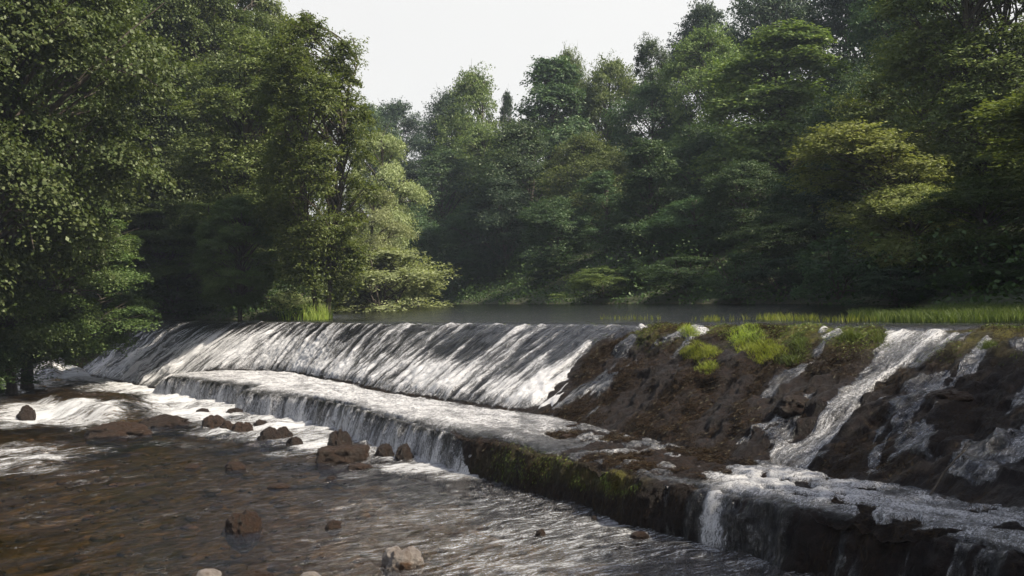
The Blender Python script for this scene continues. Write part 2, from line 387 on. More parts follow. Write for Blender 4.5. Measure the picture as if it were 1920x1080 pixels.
def part_by_t(name, lo, hi, label=None):
    tq = TT[:-1, :-1].ravel(); sel = (tq >= lo-1e-6) & (tq < hi-1e-6)
    v, f, m1, g1, u1 = compact(V, gf[sel], moss, green, uvw)
    o = mesh(name, v, f, M['weir'], weir, True, {'moss': m1, 'green': g1}, u1)
    if label: o['label'] = label
part_by_t('sloping_face', 0, 2); part_by_t('ledge', 2, 3); part_by_t('ledge_front', 3, 5.1)
# --- water sheet over it
ta = np.clip((TTf-1), 0, 1)
st = fbm(AAf*2.1, arc*.28, 4, 101, gain=.6); st2 = fbm(AAf*5.0, arc*.5, 3, 111)
burst = -.1*(1-ss(300,380,px)) + ell(px, py, [(820,705,75,38,.5),(960,735,60,32,.45),(1010,700,26,50,.35),(400,650,140,30,.3),(560,655,90,32,.2),(300,670,80,28,.25),(640,690,80,20,.25)])
sx_ = stroke(px, py, [(1105,655,14),(1060,700,14),(1020,750,22)])*.5
stn = fbm(AAf*2.6+.5*fbm(AAf*2, arc*2, 2, 7), arc*.55, 4, 103, gain=.6); st3 = fbm(AAf*7.5, arc*1.6, 4, 113, gain=.65)
foam_face = -.17 + .12*(1-ss(500,900,px)) + 1.6*(stn-.5) + 1.0*(st2-.5) + 1.3*(st3-.5) + .38*ss(.10, .85, ta) + burst + sx_ + .18*(1-ss(450, 900, px)) - .2*ss(900, 1200, px)
foam_face = np.where(px > 1200, -.10+.30*chan+.05*side+.9*(st2-.5)+.7*(brk-.5)+.5*(st3-.5)+.15*(1-ss(0,.2,ta)), foam_face)
foam_face = foam_face + .22*(1-ss(0, .12, ta))*ss(560,760,px)*ss(.42,.6,st2) - .25*(1-ss(0,.25,ta))*(1-ss(500,760,px))
lb = ell(px, py, [(430,700,140,30,1),(520,712,140,34,1.1),(640,735,140,38,1.1),(760,765,140,36,1.1),(880,785,120,32,.95),(1000,800,90,28,.65),(1130,800,120,34,.5),(1250,850,120,34,.45),(1450,905,130,36,1.1),(1560,930,130,36,1.1),(1680,960,130,36,.8),(1830,985,130,40,.65),(1930,1010,100,40,.6),(1390,890,80,26,.7),(1050,800,90,30,.5)])  # real foam on the left; right-hand ellipses paint sky glare as foam
foam_glare_l = -.12+lb*.62 + .9*(fbm(AAf*1.6, arc*3.5, 5, 131, gain=.65)-.5)
fr_u = np.clip(TTf-3, 0, 1)
foam_fr = np.where(px < 950, -.05+1.1*(fbm(AAf*1.3, arc*.5, 5, 141, gain=.7)-.42)+.9*(fbm(AAf*7, arc*1.2, 3, 143)-.45)+.5*fr_u+.15*(1-ss(600,860,px)), -.42+.65*casc+1.1*(fbrk-.5)+.3*dr+.5*(st2-.5))
foam_fr = foam_fr - .25*(1-ss(.0,.25,fr_u))*(px<950)
foam = onface*foam_face + onledge*foam_glare_l + onfront*foam_fr
foam = np.clip(foam, -.2, 1)
foam[TTf < .8] = -.3
thick = -.09+.13*wet + .05*np.clip(foam, 0, 1) + (st2-.5)*.05*onface + (fine-.5)*.09*np.clip(foam, 0, 1) + onface*(1-ss(300,380,px))*(fbm(AAf*1.5,arc*2,4,119)-.5)*.5 + (fbm(AAf*9, arc*5, 2, 121)-.5)*.05*np.clip(foam,0,1)
# water smooths over the small stone relief
dw = -.10*chan*onface+amp*((rug-.5)*1.5+(lump-.6)*.5)*ss(-.1, 1.1, TTf) + (streak-.5)*(onface*.08+onfront*.07) + thick
dw = np.where(wet > .5, np.maximum(dw, np.where(rightness > .3, disp+.004, disp+.012)), dw)
Bw, Zw = B+nb*dw, Z+nz*dw
Xw, Yw = xy(AAf, Bw)
keep = (wet > .06) & (TTf > .0) & (TTf < 4.3)
f2 = grid_faces(len(av), len(tv), keep)
v2, f2, fo2, u2 = compact(np.column_stack([Xw, Yw, Zw]), f2, foam, uvw)
o = mesh('falling_water', v2, f2, M['sheet'], None, True, {'foam': fo2}, u2)
tag(o, 'white streaked water running down the sloping weir, over the ledge and off its front', 'water', None, 'structure')
# ------------------------------------------------------------------ terrain
right_bank = [(9.5,-40),(10,0),(10.5,6),(11.5,12),(11.4,16),(10.6,20),(10.8,24),(11.2,29),(10.2,35),(7.2,45),(4.0,54),(-2,70),(-7,86),(-14,98),(-34,112),(-80,128)]
left_bank = [(-80,112),(-34,100),(-14,92),(-7.8,85),(-9.5,76),(-11.5,64),(-10.2,53),(-8.6,47.0),(-12,49.5),(-17,58.5),(-20.5,62),(-28,63),(-29,57),(-25.5,51),(-22.2,46),(-21.2,43),(-20,35),(-18,20),(-15,0),(-14,-40)]
poly = np.array(right_bank+left_bank)
def sdist(x, y):
    d = np.full(x.shape, 1e9); ins = np.zeros(x.shape, bool); n = len(poly)
    for i in range(n):
        x0, y0 = poly[i]; x1, y1 = poly[(i+1) % n]; dx, dy = x1-x0, y1-y0
        u = np.clip(((x-x0)*dx+(y-y0)*dy)/(dx*dx+dy*dy), 0, 1)
        if i not in (len(poly)-1, len(right_bank)-1): d = np.minimum(d, np.hypot(x-x0-u*dx, y-y0-u*dy))
        c = ((y0 > y) != (y1 > y)) & (x < dx*(y-y0)/(dy if abs(dy) > 1e-9 else 1e-9)+x0); ins ^= c
    return np.where(ins, -d, d)
def ground_z(x, y):
    x = np.atleast_1d(np.asarray(x, float)); y = np.atleast_1d(np.asarray(y, float))
    d = sdist(x, y); a = (x-C0[0])*T[0]+(y-C0[1])*T[1]; b = (x-C0[0])*N[0]+(y-C0[1])*N[1]
    up = 1-ss(-.6, 1.0, b); up2 = 1-ss(-1., 6.0, b)
    wl = np.where(d < 0, 2.5*up, 2.5*up2)
    right = ss(-6, 6, x+.55*(y-60)*(y > 60)+0*y)
    inside = wl-.12-.42*ss(0, 1.8, -d) + (fbm(x*.8, y*.8, 3, 201)-.5)*.25*ss(.3, 2, -d)
    hill = right*np.minimum(.42*np.clip(d-1, 0, 999), 17)+(1-right)*np.minimum(.22*np.clip(d-1, 0, 999), 7)
    out = wl+.3*ss(0, .8, d)+hill+(fbm(x*.25, y*.25, 4, 211)-.5)*1.1*ss(.5, 5, d)
    return np.where(d < 0, inside, out), d
g1 = np.unique(np.concatenate([np.linspace(-1600, -60, 16), np.linspace(-60, -30, 31), np.linspace(-30, 16, 250), np.linspace(16, 60, 60), np.linspace(60, 1600, 16)]))
g2 = np.unique(np.concatenate([np.linspace(-900, -20, 12), np.linspace(-20, 8, 30), np.linspace(8, 62, 300), np.linspace(62, 130, 110), np.linspace(130, 2200, 20)]))
GX, GY = np.meshgrid(g1, g2, indexing='ij'); gx, gy = GX.ravel(), GY.ravel()
gz, gd = ground_z(gx, gy)
bedm = 1-ss(-.25, .35, gd)
o = mesh('ground', np.column_stack([gx, gy, gz]), grid_faces(len(g1), len(g2)), M['ground'], None, True, {'bed': bedm})
tag(o, 'leaf-littered river banks, wooded hillside and brown stony river bed', 'ground', None, 'structure')
# ------------------------------------------------------------------ lower river
def flowuv(x, y):  # u along the flow (towards lower left), v across
    return np.column_stack([x*.86+y*.5, -x*.5+y*.86])
lx = np.concatenate([np.linspace(-32, 13, 600)]); ly = np.concatenate([np.linspace(2, 11, 30)[:-1], np.linspace(11, 30, 420)[:-1], np.linspace(30, 62, 330)])
LX, LY = np.meshgrid(lx, ly, indexing='ij'); x, y = LX.ravel(), LY.ravel()
pa, pb = (x-C0[0])*T[0]+(y-C0[1])*T[1], (x-C0[0])*N[0]+(y-C0[1])*N[1]
bt_, bf_, zl_ = edges(pa)
wpx, wpy = proj(x, y, 0*x)
FOAM_SHEEN = [(300,735,150,42,1.1),(380,765,130,34,.95),(470,765,60,22,.7),(500,800,140,32,.95),(590,830,60,22,.85),(640,800,110,26,.8),(720,850,80,20,.6),(780,878,90,14,.8),(870,893,70,10,.6),(420,810,80,14,.5),(350,832,90,8,.35),
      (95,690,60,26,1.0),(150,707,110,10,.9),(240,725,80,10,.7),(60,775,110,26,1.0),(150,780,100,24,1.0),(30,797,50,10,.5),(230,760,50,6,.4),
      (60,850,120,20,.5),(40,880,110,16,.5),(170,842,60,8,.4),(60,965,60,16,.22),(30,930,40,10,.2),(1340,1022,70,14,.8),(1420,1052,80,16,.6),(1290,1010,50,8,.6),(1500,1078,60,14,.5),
      (1150,1040,460,130,.52),(900,1000,400,120,.34),(650,893,60,8,.3),(540,850,60,8,.45),(960,905,60,8,.35),(270,805,60,7,.35),(230,815,60,6,.3)]  # the two broad ellipses paint the silvery sky sheen as faint foam
fm = ell(wpx, wpy, FOAM_SHEEN)
fuv = flowuv(x, y)
n1 = fbm(fuv[:, 0]*.5, fuv[:, 1]*1.3, 4, 301); n2 = fbm(fuv[:, 0]*1.6, fuv[:, 1]*3.5, 3, 311)
foam_sheen_r = fm*(.62+.9*(n1-.35)+.5*(n2-.5)) + .0
foam_sheen_r = foam_sheen_r + .14*ss(.6, .75, n1)*(1-ss(200, 500, wpx))*(wpy > 700)
edge = 1-ss(0, .5, pb-bf_-.25)
foam_sheen_r = np.maximum(foam_sheen_r, edge*np.where(wpx < 900, .75, .22))
# hidden underside below the ledge: trim
rap = ell(wpx, wpy, [(110,680,80,40,1),(180,760,200,70,.8),(330,740,160,60,.8),(480,800,160,50,.7),(680,850,160,40,.55),(120,860,160,70,.5),(1380,1030,120,40,.4),(60,960,120,60,.3)])
h = (fbm(fuv[:, 0]*1.3, fuv[:, 1]*2.4, 4, 321)-.5)*(.07+.34*rap) + (n2-.5)*.08*rap + (fbm(fuv[:, 0]*3, fuv[:, 1]*6, 2, 331)-.5)*.05
h = h + ell(wpx, wpy, [(90,685,44,26,1.0),(60,695,30,14,.4),(130,700,40,10,.3)])*(.6+.8*n2) + ell(wpx, wpy, [(190,765,90,22,.32),(130,752,60,10,.2)]) - ell(wpx, wpy, [(110,785,90,10,.12)])
foam_sheen_r = foam_sheen_r - ell(wpx, wpy, [(200,752,90,17,1.2),(90,740,80,10,.8)])
_, dd = ground_z(x, y)
keep = (pb > bf_-.5) & (dd < .6)
keep &= ~((pa > LEN+8))
rip = np.clip(.34 + .85*ss(380, 950, wpx+.3*(wpy-950)) + .5*rap + .35*(fbm(x*.5, y*.5, 3, 341)-.5), .15, 1.1)
V3, F3, fo3, u3, rp3 = compact(np.column_stack([x, y, h]), grid_faces(len(lx), len(ly), keep), np.clip(foam_sheen_r, -.2, 1), fuv, rip)
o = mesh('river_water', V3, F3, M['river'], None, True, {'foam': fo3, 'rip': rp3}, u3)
tag(o, 'shallow brown river water below the weir, foaming on the left and shining on the right', 'water', None, 'structure')
# pool
lx = np.linspace(-34, 14, 300); ly = np.linspace(8, 120, 500)
LX, LY = np.meshgrid(lx, ly, indexing='ij'); x, y = LX.ravel(), LY.ravel()
pa, pb = (x-C0[0])*T[0]+(y-C0[1])*T[1], (x-C0[0])*N[0]+(y-C0[1])*N[1]
bb = np.where((pb > -.55) & (pb < .4), -.55-0*pb, pb)
_, dd = ground_z(x, y)
keep = (pb < -.3) & (dd < .6)
fu = np.column_stack([x, y]); z = 2.5+(fbm(x*.8, y*2.0, 3, 401)-.5)*.02
V3, F3, fo3, u3 = compact(np.column_stack([x, y, z]), grid_faces(len(lx), len(ly), keep), np.full(len(x), -.4), fu)
o = mesh('pool_water', V3, F3, M['pool'], None, True, {'foam': fo3, 'rip': np.full(len(fo3), 1.)}, u3)
tag(o, 'calm dark olive pool of river water held behind the weir crest', 'water', None, 'structure')
# ------------------------------------------------------------------ stones
def rock_mesh(name, rx, ry, rz, seed, mat, boxy=0., amp=.42):
    n = 80; m = 48
    th = np.linspace(0, 2*np.pi, n+1)[:-1]; ph = np.linspace(0, np.pi, m)
    TH, PH = np.meshgrid(th, ph, indexing='ij'); d = np.stack([np.cos(TH)*np.sin(PH), np.sin(TH)*np.sin(PH), np.cos(PH)], -1).reshape(-1, 3)
    if boxy: 
        k = np.max(np.abs(d), axis=1)[:, None]; d = d*(1-boxy)+d/k*boxy*.82
    nn = fbm(d[:, 0]*1.3+5, d[:, 1]*1.3+5, 4, seed, z=d[:, 2]*1.3+5); n2 = fbm(d[:, 0]*4+9, d[:, 1]*4+9, 3, seed+3, z=d[:, 2]*4+9)
    d = d*(1+amp*2*(nn-.5)+.28*(n2-.5)-.5*np.abs(nn-.5)+.22*(np.abs(fbm(d[:,0]*7, d[:,1]*7, 3, seed+5, z=d[:,2]*7)-.5)))[:, None]
    V = d*np.array([rx, ry, rz])
    f = []
    i = np.arange(n)[:, None]*m+np.arange(m-1)[None]; j = ((np.arange(n)+1) % n)[:, None]*m+np.arange(m-1)[None]
    f = np.stack([i, j, j+1, i+1], -1).reshape(-1, 4)
    return V, f
def rock(px_, py_, w, hpx, mat, seed, label, z=0., boxy=0., rz=None, group=None, sink=.3, deep=1.0, cat='stone'):
    """px_,py_: where its foot meets the surface; w,hpx: apparent width and visible height in photo pixels"""
    p = onz(px_, py_, z); D = p[1]; rx = w/2/F*D; hz = hpx/F*D
    V, f = rock_mesh('stone', rx, rx*deep, hz*(1-sink*0)/(1-sink*.5), seed, mat, boxy, .2 if boxy > .5 else .42)
    V[:, 2] = V[:, 2]-0.0; V[:, 1] += rx*deep*.6
    o = mesh('stone' if cat == 'stone' else cat, V, f, M[mat], None, True)
    o.location = (float(p[0]), float(p[1]), float(z-hz*.12)); o.rotation_euler.z = (rz or 0)
    return tag(o, label, 'stone', group)
RK = 'stones in the river below the weir'
ROCKS = [
 (640,866,112,30,'rock_brown',1,'large blocky brown slab with a flat top standing in foam below the weir ledge',.85),
 (634,838,44,30,'rock_dark',2,'dark rounded boulder rising directly behind the large blocky brown slab',0),
 (720,860,36,24,'rock_dark',3,'small dark round stone just right of the blocky slab, in white foam',0),
 (758,862,40,24,'rock_dark',4,'dark stone touching the foot of the falling water, rightmost of the stones by the slab',0),
 (672,880,48,8,'rock_brown',5,'low flat brown stone barely above the water in front of the blocky slab',.3),
 (503,826,46,22,'rock_dark',6,'dark humped stone in white foam, left one of a touching pair',0),
 (530,822,34,18,'rock_dark',7,'smaller dark stone leaning on the right side of the humped stone',0),
 (551,834,30,13,'rock_dark',8,'little dark stone alone in white foam between the humped stone and the slab',0),
 (398,802,44,20,'rock_brown',9,'brown stone with water sliding over it, leftmost of the row in the rapids',.1),
 (424,808,32,16,'rock_brown',10,'small brown stone squeezed in the middle of the row in the rapids',.1),
 (452,812,40,20,'rock_brown',11,'rounded wet brown stone at the right end of the row in the rapids',0),
 (487,798,26,9,'rock_dark',12,'small low stone in foam just above the humped pair',0),
 (378,776,30,9,'rock_dark',13,'small dark stone under the left end of the weir ledge',0),
 (440,776,36,9,'rock_dark',14,'flat dark stone in foam below the curtain of the ledge, left part',0),
 (215,818,120,24,'rock_brown',15,'broad low rock covered in brown weed at the left, lapped by the rapids',0),
 (300,800,110,18,'rock_dark',16,'long dark wet rock with water sliding over it beside the broad weedy rock',0),
 (44,782,34,18,'rock_dark',17,'dark stone at the left edge in the white rapids',0),
 (437,880,38,13,'rock_brown',18,'small dark reddish stone alone in calm brown water left of the slab',0),
 (358,878,26,6,'rock_brown',19,'tiny flat reddish stone just left of the small reddish stone in brown water',0),
 (452,994,66,32,'rock_brown',20,'rough purple-brown stone standing alone in the olive shallows, bottom left',0),
 (624,990,30,11,'rock_brown',21,'small reddish stone right of the rough purple-brown stone',0),
 (752,1062,76,32,'rock_pale',22,'pale stone with a cap and fringe of brown weed, bottom centre',0),
 (1014,1006,20,11,'rock_brown',23,'small brown stone alone in shining water, right of centre',0),
 (1114,974,11,6,'rock_dark',24,'tiny dark stone in shining water close under the weir ledge',0),
 (1200,1008,34,8,'rock_brown',25,'low brown stone at the foot of the weir ledge left of the little cascade',.1),
 (382,1092,56,19,'rock_pale',26,'pale stone cut by the bottom edge of the picture, left one of two',0),
 (580,1090,40,14,'rock_pale',27,'small pale stone cut by the bottom edge of the picture, right one of two',0),
 (470,1092,80,16,'rock_brown',28,'dark brown stone at the bottom edge between the two pale stones',0),
 (520,915,40,6,'rock_brown',29,'low reddish stone awash in brown water in front of the slab',0),
 (620,900,18,6,'rock_brown',30,'tiny reddish stone awash just below the low flat stone',0),
]
for (a_, b_, w_, h_, m_, s_, lab, bx) in ROCKS:
    rock(a_, b_, w_, h_, m_, s_*13, lab, 0, bx, group=RK, deep=.9 if w_ < 90 else .6, rz=0)
# rocks bedded on the weir
def weir_point(px_, py_, t0, t1):
    sel = (TTf >= t0) & (TTf <= t1); i = np.argmin(np.where(sel, (px-px_)**2+(py-py_)**2, 1e12))
    return np.array([Xr[i], Yr[i], Zr[i]])
for (a_, b_, w_, h_, m_, s_, lab) in [
  (1780,750,92,20,'rock_brown',41,'flat reddish-brown rock sticking out of the dark right part of the weir face'),
  (1490,775,80,32,'rock_dark',42,'dark mossy hump of rock on the weir face just left of the right-hand channel'),
  (1060,818,32,10,'rock_brown',48,'small weedy stone on the wet ledge where the white water ends'),
  (1362,888,26,9,'rock_dark',50,'small mossy stone on the ledge near the foot of the right-hand channel'),]:
    p = weir_point(a_, b_, 1.02, 3.9); D = p[1]; rx = w_/2/F*D; hz = h_/F*D
    V, f = rock_mesh('x', rx*.9, rx*.75, hz*.8, s_*7, m_, .15, .6)
    o = mesh('rock', V, f, M[m_], None, True); o.location = [float(v) for v in p]
    tag(o, lab, 'rock', 'rocks bedded on the weir')
# ------------------------------------------------------------------ leaf clouds
def leaves(Pn, Nn, size, rng, asp=.55, tang=None):
    n = len(Pn); Nn = Nn/(np.linalg.norm(Nn, axis=1)[:, None]+1e-9)
    r = rng.normal(size=(n, 3)) if tang is None else tang
    a = r-Nn*np.sum(r*Nn, 1)[:, None]; a /= np.linalg.norm(a, axis=1)[:, None]+1e-9
    b = np.cross(Nn, a); s = (size*rng.uniform(.6, 1.35, n))[:, None]
    V = np.stack([Pn-a*s*.5, Pn+b*s*asp*.5+a*s*.05, Pn+a*s*.5, Pn-b*s*asp*.5+a*s*.05], 1).reshape(-1, 3)
    return V, np.arange(n*4).reshape(-1, 4)
PROF = {
 'round': lambda h: np.sqrt(np.clip(1-(2*h-.95)**2, .03, 1)),
 'ovate': lambda h: np.clip(np.sin(np.pi*np.clip(h, 0, 1)**.72), 0, 1)**.75+.08,
 'cone': lambda h: np.clip(1.05-h, 0, 1)**.62*np.clip(.55+h*3, 0, 1),
 'column': lambda h: np.clip(1.02-h**4, 0, 1)*np.clip(.7+h*2, 0, 1),
 'dome': lambda h: np.sqrt(np.clip(1-h*h, 0.02, 1)),
}
def make_tree(seed, H, R, base, prof, K, rho, nsp, lps, leaf, flat=.55, lean=(0, 0), trunk_r=.22, droop=.25, stems=1, asp=.55, upb=1.0):
    """returns (trunk V,F), (crown V,F). K lobes of radius rho*R, nsp sprays each, lps leaves per spray"""
    rng = np.random.default_rng(seed)
    pf = PROF[prof]; hh = rng.uniform(0, 1, K*6); keep = rng.uniform(0, 1, K*6) < pf(hh)**.8+.3; hh = hh[keep][:K]; K = len(hh)
    hh[0] = .97; hh[1 % K] = .88
    th = rng.uniform(0, 2*np.pi, K)+0; rr = pf(hh)*R*np.sqrt(rng.uniform(.22, 1, K))*.78; rr[0] *= .2
    rr = rr*(1+.25*np.sin(th*2+seed))
    cz = base*H+hh*(1-base)*H*.95
    L = np.array([lean[0], lean[1]])
    C = np.column_stack([np.cos(th)*rr+L[0]*(cz/H)**1.3, np.sin(th)*rr+L[1]*(cz/H)**1.3, cz])
    ro = R*rho*rng.uniform(.7, 1.5, K)*(1.0-(.55 if prof == 'cone' else .3)*hh)
    # sprays
    n = K*nsp; ci = np.repeat(np.arange(K), nsp)
    d = rng.normal(size=(n, 3)); d[:, 2] = d[:, 2]*.75+.12
    outw = np.column_stack([np.cos(th), np.sin(th), np.zeros(K)])[ci]*(.7*pf(hh)[ci])[:, None]
    d = d+outw; d /= np.linalg.norm(d, axis=1)[:, None]
    sb = C[ci]+d*(ro[ci]*rng.uniform(.05, .45, n))[:, None]*np.array([1, 1, flat+.2])
    sl = ro[ci]*rng.uniform(.55, 1.15, n)
    m = n*lps; si = np.repeat(np.arange(n), lps); t = rng.uniform(0, 1, m)**.75
    dd = d[si]; dd = dd*np.array([1, 1, flat])
    side = np.cross(dd, [0, 0, 1.]); side /= np.linalg.norm(side, axis=1)[:, None]+1e-6
    w = (sl[si]*.30*(.25+np.sin(np.pi*np.clip(t*.85+.1, 0, 1))))
    Pn = sb[si]+dd*(t*sl[si])[:, None]+side*(rng.normal(size=m)*w)[:, None]
    Pn[:, 2] += rng.normal(size=m)*sl[si]*.07-droop*t*t*sl[si]
    Nn = rng.normal(size=(m, 3))*.55+dd*.55; Nn[:, 2] += upb
    keep = Pn[:, 2] > .15
    Vc, Fc = leaves(Pn[keep], Nn[keep], leaf, rng, asp)
    # trunk and limbs
    paths = []
    for s_ in range(stems):
        off = rng.normal(size=2)*(.35*R if stems > 1 else 0)*.5
        zz = np.linspace(-.6, H*.9, 12); wob = np.cumsum(rng.normal(size=(12, 2))*.012*H, 0)*np.linspace(0, 1, 12)[:, None]
        sp = np.clip(zz/H, 0, 1)[:, None]
        tp = np.column_stack([wob+off*(.2+sp*1.6)+L*np.clip(zz/H, 0, 1)[:, None]**1.3, zz])
        tr = trunk_r*(1-.9*np.clip(zz/(H*.92), 0, 1))**.8*(1 if stems == 1 else .65)+.012; tr[0] *= 1.5
        paths.append((tp, tr))
    tp = paths[0][0]
    for k in range(K):
        tk = paths[k % stems][0]
        z1 = max(C[k, 2]-rng.uniform(.12, .3)*H*(.4+rr[k]/R), .12*H if base < .2 else base*H*.7); z1 = min(z1, H*.82)
        p0 = np.array([np.interp(z1, tk[:, 2], tk[:, 0]), np.interp(z1, tk[:, 2], tk[:, 1]), z1]); p3 = C[k]+np.array([0, 0, ro[k]*.2])
        u = np.linspace(0, 1, 7)[:, None]; mid = (p0+p3)/2+np.array([0, 0, .06*H])+rng.normal(size=3)*.02*H
        pp = p0*(1-u)**2+2*mid*u*(1-u)+p3*u*u
        r0 = trunk_r*.42*(1-.6*z1/H); paths.append((pp, r0*(1-.8*u[:, 0])+.01))
        for _ in range(3):
            q = pp[rng.integers(3, 6)]; e = C[k]+rng.normal(size=3)*ro[k]*.55; u2 = np.linspace(0, 1, 4)[:, None]
            paths.append((q*(1-u2)+e*u2+np.array([0, 0, .1])*np.sin(np.pi*u2), r0*.35*(1-.8*u2[:, 0])+.006))
    Vt, Ft = tube(paths, 6)
    return (Vt, Ft), (Vc, Fc)
PROTO = {}
def proto(key, H, R, *a, **k):
    (Vt, Ft), (Vc, Fc) = make_tree(*((a[0], H, R)+a[1:]), **k)
    PROTO[key] = dict(H=H, R=R, t=(Vt, Ft), c=(Vc, Fc), n=0, me={})
    # real crown half width measured from the foliage
    PROTO[key]['Rw'] = float(np.percentile(np.abs(Vc[:, 0]-np.median(Vc[:, 0])), 97)); PROTO[key]['top'] = float(np.percentile(Vc[:, 2], 99.9))
    PROTO[key]['cx'] = float(np.median(Vc[:, 0]))
#              key   H   R  seed base prof K rho nsp lps leaf
proto('ovateA', 14, 4.2, 11, .10, 'ovate', 54, .40, 28, 38, .20, trunk_r=.24, flat=.85, droop=.12, upb=.7)
proto('ovateB', 14, 3.8, 12, .10, 'cone', 54, .40, 28, 38, .20, trunk_r=.22, flat=.85, droop=.12, upb=.7)
proto('roundA', 13, 4.8, 13, .14, 'round', 52, .38, 28, 40, .21, trunk_r=.26, flat=.85, droop=.12, upb=.7)
proto('roundB', 12, 4.8, 14, .12, 'round', 56, .36, 28, 38, .19, trunk_r=.25, flat=.85, droop=.12, upb=.7)
proto('columnA', 15, 3.2, 15, .08, 'column', 50, .46, 26, 36, .19, trunk_r=.2, flat=.85, droop=.12, upb=.7)
proto('airy', 12, 2.2, 16, .66, 'round', 26, .45, 22, 34, .15, trunk_r=.1, flat=.95, droop=.1, upb=.6)
proto('bushA', 4, 2.6, 17, .02, 'dome', 26, .34, 26, 34, .14, trunk_r=.07, stems=4, flat=.8, droop=.1, asp=.4)
proto('bushB', 4, 2.8, 18, .02, 'dome', 34, .28, 26, 34, .13, trunk_r=.07, stems=5, flat=.8, droop=.35, asp=.35)
proto('willow', 9, 2.6, 19, .12, 'round', 34, .34, 30, 40, .15, trunk_r=.2, droop=.6, asp=.28, upb=.4, lean=(1.2, 0))
proto('mapleA', 15, 6.0, 21, .20, 'round', 165, .19, 20, 110, .10, trunk_r=.26, flat=.5, droop=.45, asp=.8)
proto('mapleB', 15, 5.2, 22, .15, 'ovate', 140, .20, 20, 110, .10, trunk_r=.24, flat=.5, droop=.45, asp=.8)
proto('ashA', 17, 3.8, 23, .11, 'round', 115, .29, 26, 44, .16, trunk_r=.2, flat=.95, droop=.15, asp=.45, stems=2)
proto('leaning', 10, 3.4, 24, .12, 'round', 70, .3, 24, 32, .14, trunk_r=.16, flat=.9, droop=.15, lean=(-3.6, -.5), asp=.6)
print('protos', {k: (round(v['Rw'],1), round(v['top'],1), len(v['c'][1])) for k, v in PROTO.items()})
def place_tree(key, pxc, pyt, wpx_, D, mat, label, name='tree', cat='tree', group=None, rz=0., Xoff=None, zbase=None):
    """tree whose crown is centred at photo column pxc, top at pyt, width wpx_, D metres away; foot on the ground"""
    pr = PROTO[key]; top = P(pxc, pyt, D); sxy = (wpx_/2/F*D)/pr['Rw']
    X0 = top[0]-.045*0
    c, s = math.cos(rz), math.sin(rz)
    X0 = X0-pr['cx']*sxy*c; Y0 = D-pr['cx']*sxy*s
    z0 = float(ground_z(X0, Y0)[0][0]) if zbase is None else zbase
    z0 = max(z0, -.3)
    sz = (top[2]-z0)/pr['top']
    r = empty(name, (X0, Y0, z0), label, cat, group, rz); r.scale = (sxy, sxy, sz)
    for part_, mt in (('trunk', 'bark'), ('crown', mat)):
        mk = (part_, mt)
        if mk not in pr['me']:
            VV, FF = pr['t' if part_ == 'trunk' else 'c']
            o = mesh(part_, VV, FF, M[mt], r, part_ == 'trunk'); pr['me'][mk] = o
        else:
            o = pr['me'][mk].copy(); COL.objects.link(o); o.parent = r
    return r
GR = 'trees on the right-hand hillside'; GL = 'trees on the left bank'; GB = 'bushes along the far shore'
